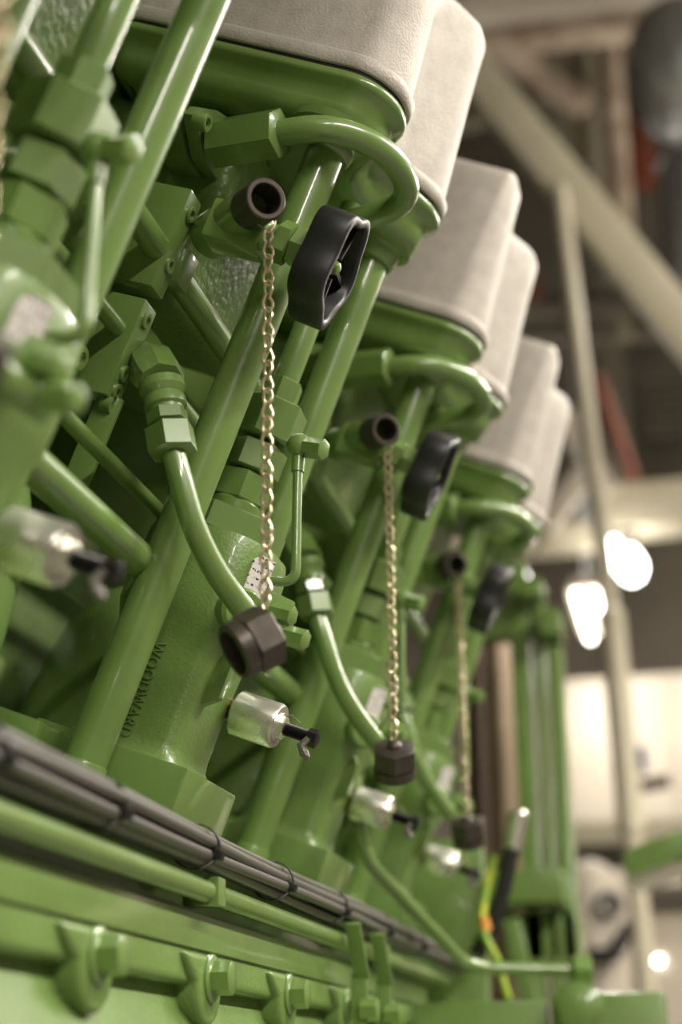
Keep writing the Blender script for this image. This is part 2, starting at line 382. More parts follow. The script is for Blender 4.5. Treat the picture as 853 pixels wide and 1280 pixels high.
# ---- looped pipe on the head with a flanged connector
def loop_pipe():
    a = V((-0.6451, 1.1650, 0.6262)); b = V((-0.5783, 1.1500, 0.6419)); ax = (b-a).normalized()
    t = thing('loop_pipe', 'green pipe looping out under the rocker cover', 'pipe', a, BANK, 'looped pipes under the covers')
    MB().hex(a, b, .0235, up=(0, .25, 1), ch=.003).build('hex_connector', 'green_paint', t)
    MB().tube([b-ax*.01, (-0.5482, 1.1500, 0.6522), (-0.5216, 1.1650, 0.6615), (-0.4975, 1.1900, 0.6657), (-0.4860, 1.2250, 0.6662), (-0.4865, 1.2550, 0.6636), (-0.4982, 1.2750, 0.6573), (-0.5194, 1.2850, 0.6497), (-0.5422, 1.2900, 0.6396), (-0.5714, 1.2950, 0.6225), (-0.6080, 1.3000, 0.6008)], .0122, 20, sm=4).build('pipe', 'green_paint', t, smooth=80)
    n = V(1, 0, 0)
    pl = [(-0.6620, 1.1267, 0.6301), (-0.6620, 1.1347, 0.6432), (-0.6620, 1.1616, 0.6590), (-0.6620, 1.2300, 0.6833), (-0.6620, 1.3482, 0.7105), (-0.6620, 1.3546, 0.7008), (-0.6620, 1.3277, 0.6736), (-0.6620, 1.2668, 0.6353), (-0.6620, 1.2184, 0.6145), (-0.6620, 1.1738, 0.6111)]
    MB().prism([(p[1], p[2]) for p in pl], (-.667, 0, 0), (0, 1, 0), (0, 0, 1), n, .015).build('flange_plate', 'green_paint', t, bevel=.003)
    MB().prism([(p[1]+.004, p[2]-.003) for p in pl], (-.70, 0, 0), (0, 1, 0), (0, 0, 1), n, .030).build('pad', 'green_cast', t)
    MB().cyl((-.72, 1.24, a.z-.01), (-.695, 1.22, a.z-.01), .03, 20).build('neck', 'green_cast', t)
    for p in ((-0.6520, 1.1287, 0.6258), (-0.6520, 1.2800, 0.6668)):
        p = V(p)
        MB().lathe(p, n, [(.0085, 0), (.0085, .0125), (.0078, .0135), (.0048, .0135), (.0044, .0085), (.0005, .0085)], 18).build('socket_screw', 'green_paint', t)
    return t
UNIT.append(loop_pipe())

# ---- indicator valve with handwheel
def valve():
    mouth = V((-0.5334, 1.0800, 0.5404)); ax = V(.67, -.745, .02).normalized()
    t = thing('shutoff_valve', 'green valve with black handwheel and open outlet', 'valve', (-0.5710, 1.1300, 0.5328), BANK, 'valves with black handwheels')
    MB().pipe(mouth-ax*.034, mouth, .0182, .0130, .028).build('outlet_socket', 'dark_steel', t, label='dark open-mouthed outlet socket')
    MB().lathe(mouth-ax*.128, ax, [(.014, 0), (.022, .01), (.0215, .05), (.0168, .095), (.0150, .100)], 20).build('outlet_arm', 'green_paint', t)
    c = V((-0.5682, 1.1350, 0.5315)); sa = V(.962, .165, -.095).normalized()
    MB().prism([(-.030, -.018), (.022, -.018), (.026, -.012), (.026, .014), (.020, .020), (-.030, .020)], c-V(0, .018, 0), V(1, 0, 0), V(0, 0, 1), V(0, 1, 0), .036).build('body', 'green_paint', t, bevel=.004)
    n0 = V((-0.5317, 1.1350, 0.5307))
    MB().cyl(c+sa*.01, n0+sa*.004, .0145, 24).build('bonnet', 'green_paint', t)
    MB().hex(n0-sa*.004, n0+sa*.010, .0195, up=(0, .3, 1), ch=.002).build('bonnet_flange', 'green_paint', t)
    MB().hex(n0+sa*.010, n0+sa*.028, .0175, up=(0, -.2, 1), ch=.002).build('gland_nut', 'green_paint', t)
    wb = V((-0.5044, 1.1450, 0.5258)); wf = wb+sa*.032
    MB().cyl(n0+sa*.026, wf-sa*.008, .0055, 14).build('stem', 'dark_steel', t)
    # handwheel: five-lobed rim, recessed web with ribs
    x, y, d = basis(sa, V(0, .2, 1)); N = 60
    def R(a): return .0505+.0042*math.cos(5*a-math.pi/2)
    prof = [(1.0, .003), (1.0, .029), (.985, .0312), (.96, .032), (.86, .032), (.835, .0312), (.82, .029), (.81, .008), (.28, .008), (.26, .011), (.10, .011)]
    rings = [[wb+d*.0]*0]
    rings = [[wb+d*.0+(x*math.cos(a)+y*math.sin(a))*R(a)*.96 for a in [2*math.pi*j/N for j in range(N)]]]
    rings += [[wb+d*tt+(x*math.cos(a)+y*math.sin(a))*(R(a) if k > .8 else .050)*k for a in [2*math.pi*j/N for j in range(N)]] for k, tt in prof]
    hw = MB().loft(rings).build('handwheel', 'black_plastic', t, smooth=40, label='black plastic lobed handwheel')
    for q in range(5):
        a = 2*math.pi*q/5+.3; dr = x*math.cos(a)+y*math.sin(a)
        MB().bar(wb+d*.015+dr*.010, wb+d*.015+dr*.044, .004, .018, up=d).build('rib', 'black_plastic', hw)
    MB().lathe(wf-d*.016, d, [(.0065, 0), (.0065, .006), (.0055, .010), (.002, .012)], 14).build('wheel_nut', 'green_paint', hw, label='green dome nut')
    return t
UNIT.append(valve())

# ---- probe screwed into the pump side
def probe():
    a = V((-0.5217, 1.3450, 0.1593)); b = V((-0.4171, 1.3450, 0.1576)); d = (b-a).normalized()
    def p(k): return a+d*k
    t = thing('sensor_probe', 'shiny chrome plug with black threaded stud', 'plug', a, BANK, 'chrome plugs')
    MB().lathe(p(-.015), d, [(.013, 0), (.013, .020), (.0105, .021), (.0105, .041)], 24).build('brass_neck', 'oily_brass', t)
    MB().lathe(p(.002), d, [(.0165, 0), (.0165, .004), (.014, .005)], 6).build('lock_washer', 'dark_steel', t)
    MB().lathe(p(.0245), d, [(.019, 0), (.021, .002), (.021, .041), (.0195, .044), (.013, .0445), (.013, .046)], 36).build('barrel', 'chrome', t)
    MB().hex(p(.069), p(.075), .0105, up=(0, .3, 1)).build('jam_nut', 'chrome', t)
    L = [(.0055, 0)]; k = 0.
    while k < .026: L += [(.0062, k+.0005), (.0052, k+.0012)]; k += .0015
    MB().lathe(p(.072), d, L, 14).build('threaded_stud', 'thread_black', t)
    MB().hex(p(.097), p(.107), .0085, up=(0, .5, 1)).build('stud_nut', 'thread_black', t)
    q = p(.101)
    MB().tube([q+V(0, -.008, -.002), q+V(-.004, -.009, -.010), q+V(.001, -.008, -.016), q+V(.006, -.007, -.019)], [.003, .004, .0045, .002], 8).build('frayed_lead', 'wire_grey', t)
    MB().tube([p(.068)+V(0, -.004, .011), p(.078)+V(0, -.006, .013), p(.088)+V(0, -.006, .009)], .0006, 5).build('lock_wire', 'chain_brass', t)
    return t
UNIT.append(probe())

# ---- distribution blocks and the pipes that link them
def blocks():
    t = thing('manifold_block', 'green distribution block with recessed screws', 'manifold', (-.64, 1.14, .36), BANK, 'distribution blocks')
    MB().box((-.680, 1.130, .462), (-.629, 1.158, .560)).build('block', 'green_paint', t, bevel=.0015)
    MB().box((-.680, 1.130, .356), (-.629, 1.158, .449)).build('block', 'green_paint', t, bevel=.0015)
    for w_ in (.542, .490, .434, .382):
        MB().lathe((-.6295, 1.144, w_), (1, 0, 0), [(.0075, 0), (.0075, .003), (.0068, .0036), (.0042, .0036), (.004, .0008), (.0005, .0008)], 16).build('socket_screw', 'green_paint', t)
    for w_ in (.364, .352):
        MB().lathe((-.636, 1.144, w_), (1, 0, 0), [(.008, 0), (.008, .010), (.0045, .010), (.004, .003), (.0005, .003)], 16).build('socket_screw', 'green_paint', t)
    MB().lathe((-.672, 1.112, .376), (1, 0, 0), [(.011, 0), (.011, .018), (.010, .019), (.0055, .019), (.005, .010), (.0005, .010)], 16).build('socket_screw', 'green_paint', t)
    MB().bar((-.632, 1.146, .27), (-.632, 1.146, .36), .005, .024, up=(1, 0, 0)).build('strap', 'green_paint', t, bevel=.001)
    MB().box((-.655, 1.158, .482), (-.622, 1.182, .516)).build('pipe_nut', 'green_paint', t, bevel=.002)
    MB().box((-.658, 1.172, .402), (-.630, 1.198, .432)).build('pipe_nut', 'green_paint', t, bevel=.002)
    MB().cyl((-.644, 1.158, .417), (-.644, 1.174, .417), .011, 16).build('pipe_stub', 'green_paint', t)
    return t
UNIT.append(blocks())
def link_pipe(u, w_, r, v0, v1, label, grp):
    t = MB().cyl((u, v0, w_), (u, v1, w_), r, 20).build('link_pipe', 'green_paint', base=(u, v0, w_), fr=BANK)
    return props(t, label, 'pipe', grp)
UNIT.append(link_pipe(-.640, .499, .0122, 1.182, 1.63, 'level green pipe from the upper distribution block', 'upper link pipes'))
UNIT.append(link_pipe(-.644, .417, .0080, 1.198, 1.63, 'slim level pipe from the lower distribution block', 'lower link pipes'))

# ---- chain and cap
def chain_and_cap():
    top = V((-0.3111, 1.0950, 1.9712)); bot = V((-0.3107, 1.0950, 1.6417)); bot.x = top.x
    t = thing('chain', 'fine brass chain hanging from the valve outlet', 'chain', top, WORLD, 'brass chains')
    pit = .0118; n = int((top.z-bot.z)/pit); pit = (top.z-bot.z)/n
    lm = MB(); P = []
    hl, hw = pit*.5+.0017, .0041
    for k in range(12):
        a = 2*math.pi*k/12; P.append(V(hw*math.sin(a)*(1 if math.cos(a) < .3 else .8), .0012*math.sin(2*a), hl*math.cos(a)))
    rings = []
    for k in range(12):
        d = (P[(k+1) % 12]-P[k-1]).normalized(); sx = V(0, 1, 0); sx = (sx-d*sx.dot(d)).normalized(); sy = d.cross(sx)
        rings.append([P[k]+(sx*math.cos(a)+sy*math.sin(a))*.00135 for a in [2*math.pi*j/6 for j in range(6)]])
    vs = [p for r in rings for p in r]; fs = [[i*6+j, i*6+(j+1) % 6, ((i+1) % 12)*6+(j+1) % 6, ((i+1) % 12)*6+j] for i in range(12) for j in range(6)]
    BASE['_z'] = V(0, 0, 0)
    link = lm.add(vs, fs).build('chain_link', 'chain_brass', base=(0, 0, 0)); link.parent = t
    for i in range(n):
        o = link if i == 0 else link.copy()
        if i: COL.objects.link(o); o.parent = t
        o.location = (random.uniform(-.0004, .0004), random.uniform(-.0004, .0004), -(i+.5)*pit)
        o.rotation_euler = (random.uniform(-.08, .08), random.uniform(-.08, .08), (.55 if i % 2 else -.35)+random.uniform(-.2, .2))
    h = V(top)
    MB().tube([h+V(0, 0, -.002), h+V(.005, 0, .004), h+V(.006, 0, .009), h+V(.003, .002, .013), h+V(0, .004, .014)], .0010, 6).build('hook', 'chain_brass', t)
    MB().tube([h+V(0, 0, -.002), h+V(-.005, 0, .004), h+V(-.009, 0, .008), h+V(-.006, .003, .013)], .0010, 6).build('hook', 'chain_brass', t)
    # cap: local +Z is the closed end with the chain eye
    e = V(bot)
    c = thing('cap_nut', 'dark steel hex cap hanging on brass chain', 'cap', e, WORLD, 'dark steel caps on chains')
    MB().hex(e+V(0, 0, -.030), e+V(0, 0, -.006), .0245, ch=.003).build('hex_cap', 'dark_steel', c)
    MB().lathe(e+V(0, 0, -.030), (0, 0, -1), [(.0225, 0), (.0228, .003), (.0228, .010), (.0215, .0115), (.018, .0115), (.0175, .001), (.0005, .001)], 28).build('cap_lip', 'dark_steel', c)
    MB().lathe(e+V(0, 0, -.007), (0, 0, 1), [(.0075, 0), (.008, .003), (.006, .006), (.004, .0075)], 16).build('chain_eye', 'dark_steel', c)
    return t, c
CH, CAP = chain_and_cap()

# ---- copies along the engine
WHERE = {-1: 'fourth cylinder from the steel frame', 0: 'third cylinder from the steel frame', 1: 'second cylinder from the steel frame', 2: 'cylinder next to the steel frame'}
for t in UNIT + [CH, CAP]:
    for k in (-1, 1, 2):
        c = copy_tree(t); c['label'] = t['label'] + ', ' + WHERE[k]; c.location = t.location + V(0, k*PITCH, 0)
        if t is CAP: c.rotation_euler = V({-1: (.5, -.3, .6), 1: (.12, -.62, .75), 2: (.0, -.5, .8)}[k]).to_track_quat('Z', 'Y').to_euler()
CAP.rotation_euler = V(.72, .42, .50).to_track_quat('Z', 'Y').to_euler(); CAP.location = (-0.3019, 1.1000, 1.6272)
for t in UNIT + [CH, CAP]: t['label'] += ', ' + WHERE[0]

# ================================================================== engine body
def engine():
    t = thing('engine_block', 'long green painted engine block that carries the cylinders and tubes', 'engine', (-.9, 1.5, .0), WORLD)
    t2 = t
    b0, b1 = -.1, 2.55
    def bk(u, v, w_): return to_world(BANK, (u, v, w_))
    # crankcase below the deck
    MB().box((-2.1, b0, 0), (-.465, b1, 1.43)).build('crankcase', 'green_cast', t, bevel=.01)
    b = MB(); pl = [(-.46, .03), (-.46, -.06), (-1.4, -.06), (-1.4, .03)]
    b.loft([[bk(u, v, w_) for u, w_ in pl] for v in (b0, b1)]).build('pump_deck', 'green_paint', t, bevel=.004)
    # cylinder bank wall
    pl = [(-1.02, .0), (-1.4, .0), (-1.4, .56), (-1.02, .56)]
    MB().loft([[bk(u, v, w_) for u, w_ in pl] for v in (b0, b1)]).build('bank_wall', 'green_rough', t, bevel=.01)
    pl = [(-.775, .0), (-1.05, .0), (-1.05, .26), (-.83, .26)]
    MB().loft([[bk(u, v, w_) for u, w_ in pl] for v in (b0, b1)]).build('lower_wall', 'green_cast', t, bevel=.01)
    pl = [(-.60, .0), (-1.4, .0), (-1.4, .80), (-.74, .62), (-.70, .3)]
    MB().loft([[bk(u, v, w_) for u, w_ in pl] for v in (2.50, b1)]).build('end_plate', 'green_cast', t, bevel=.006)
    MB().box(((-0.5801, 2.5200, 1.6163)[0], 2.50, .2), ((-0.3492, 2.5200, 1.6078)[0], 2.545, (-0.4065, 2.5200, 1.6734)[2])).build('end_cover', 'green_paint', t, bevel=.004)
    pl = [(-.78, .52), (-1.4, .52), (-1.4, .80), (-.80, .80)]
    MB().loft([[bk(u, v, w_) for u, w_ in pl] for v in (b0, b1)]).build('light_blocker', 'green_cast', t, bevel=.02)  # block added to keep light from coming in between the heads
    for k in range(-1, 3):
        v = 1.30+.5*k
        MB().lathe(bk(-.96, v, .0), BANK @ V(0, 0, 1), [(.17, 0), (.17, .14), (.165, .22), (.15, .30), (.135, .36), (.125, .42), (.122, .56)], 40).build('cylinder_jacket', 'green_rough', t, smooth=60)
        MB().lathe(bk(-.69, v-.265, .03), BANK @ V(0, 0, 1), [(.105, 0), (.10, .10), (.09, .18), (.065, .23), (.03, .25)], 32).build('tappet_housing', 'green_cast', t, smooth=60)
        q = MB(); q.box((-.66, v-.14, .03), (-.585, v-.07, .082)); q.v = [to_world(BANK, p) for p in q.v]; q.build('tube_foot', 'green_paint', t, bevel=.004)
    return t
engine()

# ---- long level pipes low behind the tubes
def yline(name, p, r, y0, y1, m, label, cat='pipe', n=20):
    p = V(p); o = MB().cyl((p.x, y0, p.z), (p.x, y1, p.z), r, n).build(name, m, base=(p.x, y0, p.z))
    return props(o, label, cat)
yline('water_pipe', (-0.4495, 1.0700, 1.7236), .0150, -.05, 2.5, 'green_paint', 'wide green water pipe running level low behind the thick tubes')
yline('oil_pipe', (-0.4600, 1.1600, 1.7946), .0072, -.05, 2.5, 'green_paint', 'slim green oil pipe running level under the distribution blocks')

# ---- cable bundle
def cables():
    X, Z = -.398, 1.3+.1815
    t = thing('cable_bundle', 'bundle of grey cables strapped with black ties along the engine', 'cables', (X, .3, Z), WORLD)
    offs = [(.0042, 0), (-.0042, .001)]+[(.0122*math.cos(a), .0122*math.sin(a)) for a in [2*math.pi*k/8+.3 for k in range(8)]]
    for i, (dx, dz) in enumerate(offs):
        pts = []; ph = random.uniform(0, 6)
        for k in range(46):
            y = .2+k*.05; s = .0014*math.sin(y*7+ph)
            dr = 0; 
            if y > 2.15: dr = (y-2.15)
            pts.append(V(X+dx+s+dr*.05, y, Z+dz+.0012*math.cos(y*6+ph)-dr*.02))
        MB().tube(pts, .0047, 10).build('cable', 'cable_grey', t, smooth=80)
    for y in (.62, .80, .99, 1.20, 1.43, 1.66, 1.90, 2.13):
        rg = [[V(X+(.0172+q)*math.cos(a), y+dy+.010*math.cos(a), Z+(.0172+q)*math.sin(a)) for a in [2*math.pi*j/20 for j in range(20)]] for q, dy in ((0, -.0024), (.0012, -.0022), (.0012, .0022), (0, .0024))]
        tie = MB().loft(rg, cap=False).build('cable_tie', 'tie_black', t)
        h = V(X+.0165, y+.008, Z-.006)
        MB().box((-.004, -.005, -.004), (.005, .005, .004), Matrix.Rotation(.4, 3, 'Y'), h).build('tie_head', 'tie_black', tie, bevel=.001)
    return t
cables()

# ---- conduit pipe with clamps under the cables
rp = V(-.400, 0, 1.3+.1500)
t = thing('conduit_pipe', 'straight green conduit pipe clipped under the cable bundle', 'pipe', (rp.x, .2, rp.z))
MB().cyl((rp.x, .2, rp.z), (rp.x, 2.42, rp.z), .0092, 18).build('pipe', 'green_paint', t)
for y in (1.245, .60, 1.93):
    MB().box((rp.x-.02, y-.010, rp.z-.011), (rp.x+.0115, y+.010, rp.z+.012)).build('clip', 'green_paint', t, bevel=.002)

# ---- crankcase side cover with bolted bosses
def side_cover():
    t = thing('side_cover', 'green crankcase side cover with rounded bolt bosses below the conduit', 'cover', (-.41, 1.2, .6), WORLD)
    y0, y1 = -.05, 2.3
    MB().box((-.455, y0, 1.3+.106), (-.409, y1, 1.3+.1345)).build('top_rail', 'green_paint', t, bevel=.002)
    MB().prism([(-.46, 1.3+.095), (-.430, 1.3+.095), (-.424, 1.3+.06), (-.350, 1.3-.06), (-.350, .6), (-.46, .6)], (0, y0, 0), (1, 0, 0), (0, 0, 1), (0, 1, 0), y1-y0).build('panel', 'green_cast', t, bevel=.004)
    MB().box((-.45, y0, 1.3+.078), (-.412, y1, 1.3+.1115)).build('rim', 'green_cast', t, bevel=.008, seg=4)
    for k in range(-4, 5):
        y = 1.273+.25*k; z = 1.3+.0845
        if y < y0+.06: continue
        bm_ = MB(); pts = []
        for a in range(180, 361, 15): pts.append((.032*math.cos(math.radians(a)), .034*math.sin(math.radians(a))-.004))
        pts = [(-.066, .018), (-.048, .002)]+pts+[(.048, .002), (.066, .018)]
        bs = bm_.prism(pts, (-.44, y, z), (0, 1, 0), (0, 0, 1), (1, 0, 0), .034).build('boss', 'green_cast', t, bevel=.006, seg=3)
        MB().lathe((-.407, y, z), (1, 0, 0), [(.0195, 0), (.0195, .003), (.0175, .0045)], 24).build('washer', 'green_paint', bs)
        MB().hex((-.404, y, z), (-.387, y, z), .0140, up=(0, .3, 1)).build('bolt', 'green_paint', bs)
    return t
side_cover()

# ---- flat brackets bolted at the cover rim
for where, y in (('farther from', 1.735), ('closer to', 1.865)):
    t = thing('cable_bracket', 'bent flat green bracket under the cables, %s the cross beam' % where, 'bracket', (-.385, y, 1.3+.08), group='flat cable brackets')
    MB().bar((-.380, y, 1.3+.112), (-.380, y-.045, 1.3+.166), .005, .017, up=(1, 0, 0)).build('arm', 'green_paint', t, bevel=.001)
    MB().bar((-.383, y, 1.3+.062), (-.383, y, 1.3+.117), .005, .018, up=(1, 0, 0)).build('foot', 'green_paint', t, bevel=.001)
    MB().hex((-.382, y, 1.3+.078), (-.362, y, 1.3+.078), .0125, up=(0, .3, 1)).build('bolt', 'green_paint', t)

# ---- drain pipe with union
t = thing('drain_pipe', 'thin green drain pipe bending past the cables to a union on the cross beam', 'pipe', (-0.1793, 2.2500, 1.4465))
MB().tube([(-0.4183, 1.8600, 1.6983), (-0.4031, 1.8600, 1.5590), (-0.3319, 2.2000, 1.4513), (-0.1792, 2.2500, 1.4476)], .0085, 14, fil=.04).build('pipe', 'green_paint', t)
MB().hex((-0.1942, 2.2450, 1.4476), (-0.1683, 2.2500, 1.4473), .0225, ch=.003).build('union', 'green_paint', t)
MB().cyl((-0.1814, 2.2500, 1.4476), (-0.1834, 2.2500, 1.4160), .014, 16).build('union_stem', 'green_paint', t)

# ---- cross beam at the engine end
a = V((-0.4291, 2.2000, 1.4071)); b = V((-0.2200, 2.2000, 1.4143)); c = V((-0.0712, 2.2000, 1.4182))
t = thing('cross_beam', 'green painted cross beam with a big hex bolt at the engine end', 'beam', ((a.x+c.x)/2, 2.24, a.z-.3))
MB().box((a.x, 2.2, a.z-.3), (b.x-.008, 2.28, a.z)).build('beam', 'green_paint', t, bevel=.004)
MB().box((b.x-.001, 2.19, a.z-.3), (c.x, 2.29, a.z+.008)).build('beam_end', 'green_paint', t, bevel=.006)
q = V((-0.1830, 2.1800, 1.3952))
MB().lathe(q+V(0, .012, 0), (0, -1, 0), [(.034, 0), (.034, .004), (.030, .006)], 28).build('washer', 'green_paint', t)
MB().hex(q+V(0, .010, 0), q+V(0, -.016, 0), .029, up=(.2, 0, 1)).build('hex_bolt', 'green_paint', t)

# ---- green frame past the engine
def frame():
    Y = 3.1
    t = thing('steel_frame', 'tall green welded steel frame standing past the end of the engine', 'frame', ((-0.3292, 3.1000, 1.6749)[0], Y, 0))
    for p, q, zt in (((-0.3559, 3.1000, 1.8320), (-0.3178, 3.1000, 1.8301), (-0.3313, 3.1000, 2.3333)[2]), ((-0.3083, 3.1000, 1.8297), (-0.2893, 3.1000, 1.8288), (-0.2845, 3.1000, 2.2680)[2]), ((-0.2830, 3.1000, 1.8284), (-0.2548, 3.1000, 1.8271), (-0.2645, 3.1000, 2.1548)[2])):
        MB().box((p[0], Y, 0), (q[0], Y+.09, zt)).build('post', 'green_paint', t, bevel=.004)
    a = V((-0.4334, 3.1000, 2.2328)); b = V((-0.2700, 3.1000, 2.1722))
    MB().box((a.x, Y+.01, b.z), (b.x, Y+.07, a.z)).build('cross_rail', 'green_paint', t, bevel=.004)
    a = V((-0.4390, 3.1000, 1.6820)); b = V((-0.2672, 3.1000, 1.6196))
    MB().box((a.x, Y-.12, b.z), (b.x, Y+.05, a.z)).build('cross_rail', 'green_paint', t, bevel=.004)
    a = V((-0.3945, 3.1000, 1.6162)); b = V((-0.2533, 3.1000, 1.5225))
    MB().box((a.x, Y+.0, b.z), (b.x, Y+.18, a.z)).build('gusset', 'green_paint', t, bevel=.004)
    a = V((-0.3270, 3.0800, 2.2360)); b = V((-0.2788, 3.0800, 2.2736))
    MB().box((a.x, 3.04, a.z), (b.x, 3.12, b.z)).build('joint_plate', 'green_paint', t, bevel=.006)
    a = V((-0.2919, 3.0800, 2.1514)); b = V((-0.2432, 3.0800, 2.2055))
    MB().box((a.x, 3.04, a.z), (b.x, 3.12, b.z)).build('joint_plate', 'green_paint', t, bevel=.006)
    MB().bar((-0.3552, 2.9000, 1.5812), (-0.3268, 2.9000, 1.4283), .045, .03).build('brace', 'green_paint', t, bevel=.003)
    return t
frame()

# ================================================================== the engine room behind
def part_box(t, name, lo, hi, m, bevel=.004): return MB().box(lo, hi).build(name, m, t, bevel=bevel)
# diagonal roof brace and its hanger
t = thing('roof_brace', 'cream painted diagonal steel brace crossing under the roof', 'beam', (-0.2814, 5.5000, 4.6499))
b0, b1 = V((-0.7900, 5.5000, 5.5284)), V((0.2064, 5.5000, 3.8090)); bd = b1-b0
MB().bar(b0-bd*2.2, b1+bd*1.6, .162, .10, up=(0, 1, 0)).build('web', 'cream_paint', t, bevel=.01)
t = thing('hanger_post', 'slim cream post dropping from the diagonal brace to the floor', 'post', ((-0.2414, 5.4200, 2.1031)[0], 5.42, 0))
MB().cyl((-0.3378, 5.4200, 4.6469), (-0.2586, 5.4200, 2.8685), .032, 16).build('post', 'cream_paint', t)
MB().cyl((-0.2586, 5.4200, 2.8685), (-0.2414, 5.4200, 2.1031), .046, 16).build('lower_sleeve', 'cream_paint', t)
hp = V((-0.2414, 5.4200, 2.1031)); MB().cyl(hp+V(0, 0, .03), (hp.x+.04, hp.y, 0), .034, 16).build('foot_tube', 'cream_paint', t)
MB().lathe((-0.2594, 5.4200, 2.8983), (0, 0, -1), [(.033, 0), (.05, .02), (.05, .06), (.046, .07)], 16).build('collar', 'cream_paint', t)
# roof column and cross girder
a = V((-0.5511, 8.5000, 6.1819)); b = V((-0.3186, 8.5000, 6.1490))
t = thing('roof_column', 'broad taupe steel column hanging behind the diagonal brace', 'column', ((a.x+b.x)/2, 8.5, a.z))
part_box(t, 'web', (a.x, 8.5, (-0.5387, 8.5000, 6.3953)[2]), (b.x, 8.7, 9.2), 'pale_taupe')
part_box(t, 'flange', (b.x, 8.4, (-0.5387, 8.5000, 6.3953)[2]), (b.x+.06, 8.8, 9.2), 'pale_taupe')
t = thing('cross_girder', 'cream painted level girder on the far side of the room', 'beam', (-0.1584, 6.4000, 3.5149))
a = V((-0.5337, 6.4000, 3.5228)); b = V((-0.2784, 6.4000, 3.7434))
part_box(t, 'girder', (a.x+.2, 6.4, a.z+.02), (4.5, 6.6, b.z), 'cream_paint')
part_box(t, 'stub', (-5, 6.42, a.z-.05), (a.x+.25, 6.52, a.z+.07), 'cream_paint')
t = thing('knee_brace', 'pale slanting knee brace meeting the level girder', 'beam', (-0.5189, 6.3000, 3.6039))
MB().bar((-0.5622, 6.3600, 3.5557), (-0.3582, 6.3600, 3.7958), .09, .08, up=(0, 1, 0)).build('arm', 'pale_paint', t, bevel=.005)
MB().bar((-0.4354, 6.3600, 4.0698), (-0.2797, 6.3600, 3.6840), .09, .08, up=(0, 1, 0)).build('arm', 'pale_paint', t, bevel=.005)
# ducts and pipes at the roof
t = thing('round_duct', 'big round galvanised ventilation drum under the roof', 'duct', (0.2862, 6.0000, 5.4563))
c = V((-0.0483, 6.0000, 5.5142))
MB().lathe(c, (1, 0, 0), [(.02, 0), (.14, .015), (.24, .06), (.30, .12), (.325, .19), (.33, .25), (.33, 1.4)], 40).build('drum', 'galvanised', t, smooth=60)
for x in (.30, .9): MB().lathe(c+V(x, 0, 0), (1, 0, 0), [(.33, 0), (.345, .005), (.345, .03), (.33, .035)], 40).build('joint_band', 'galvanised', t)
t = thing('drop_duct', 'pale galvanised duct dropping beside the round duct', 'duct', (0.1401, 6.6000, 4.7986))
MB().cyl((0.2128, 6.6000, 5.4801), (0.1656, 6.6000, 4.5061), .15, 32).build('duct', 'galvanised', t)
MB().lathe((0.2091, 6.6000, 5.4362), (0, 0, -1), [(.15, 0), (.165, .005), (.165, .04), (.15, .045)], 32).build('joint_band', 'galvanised', t)
def rpipe(p, q, r, m, label, cat='pipe', name='roof_pipe', n=16, e0=0, e1=0):
    p, q = V(p), V(q); d = (q-p).normalized(); p = p-d*e0; q = q+d*e1       # e0, e1: run on past the picture's gaps to what carries the pipe
    o = MB().cyl(p, q, r, n).build(name, m, base=p); return props(o, label, cat)
rpipe((-0.8998, 7.2000, 6.7947), (0.2959, 7.2000, 6.7066), .12, 'insulation', 'thick lagged pipe running level at the very top under the roof', e0=3, e1=3)
rpipe((-0.7454, 6.5000, 6.4090), (0.3607, 6.5000, 6.3770), .09, 'pale_paint', 'pale painted pipe just above the lagged roof pipe', e0=3, e1=3)
rpipe((-0.7538, 8.0000, 7.2365), (-0.4708, 8.2000, 7.0591), .10, 'insulation', 'short lagged pipe bend beside the broad taupe column', e0=1.2, e1=.2)
rpipe((-0.1450, 8.0000, 7.1913), (-0.1557, 8.0000, 6.1614), .07, 'insulation', 'lumpy lagged pipe climbing behind the round duct', e0=2.0, e1=.5)
rpipe((-0.0031, 9.2000, 8.2123), (-0.0070, 9.2000, 7.4279), .09, 'rust_red', 'rust brown upright pipe beside the ventilation drum', e0=2.0, e1=.5)
rpipe((-1.0688, 9.0000, 7.4699), (-0.5760, 9.0000, 7.5285), .06, 'pale_taupe', 'short pale pipe between the brace and the broad taupe column', e0=2.5, e1=.3)
rpipe((-0.2080, 8.6000, 7.2425), (-0.2031, 8.6000, 6.0212), .045, 'pale_taupe', 'thin pale upright pipe clipped to the broad taupe column', e0=2.0, e1=.5)
rpipe((-1.1885, 9.5000, 7.7550), (-0.5620, 9.5000, 7.6859), .10, 'dark_taupe', 'dull brown pipe crossing behind the broad taupe column', e0=3, e1=.6)
rpipe((-0.8293, 8.5000, 5.7481), (0.1798, 8.5000, 5.6876), .075, 'dark_taupe', 'dull brown level pipe behind the slim hanger post', e0=3, e1=3)
rpipe((-0.8111, 8.0000, 5.6199), (-0.6511, 8.0000, 5.5883), .055, 'rust_red', 'short rust red pipe end poking out behind a rocker cover', e0=2.5)
rpipe((-0.3467, 7.5000, 4.7764), (-0.1966, 7.5000, 4.1768), .034, 'rust_red', 'slanting rust red pipe behind the slim hanger post')
rpipe((-0.9302, 9.0000, 5.7862), (0.3631, 9.0000, 5.6826), .05, 'taupe_wall', 'thin taupe level pipe below the dull brown one', e0=3, e1=2)
rpipe((-0.3137, 9.5000, 7.0285), (-0.3427, 9.5000, 4.8428), .10, 'taupe_wall', 'tall taupe drain pipe on the far wall', e0=2.0, e1=.5)
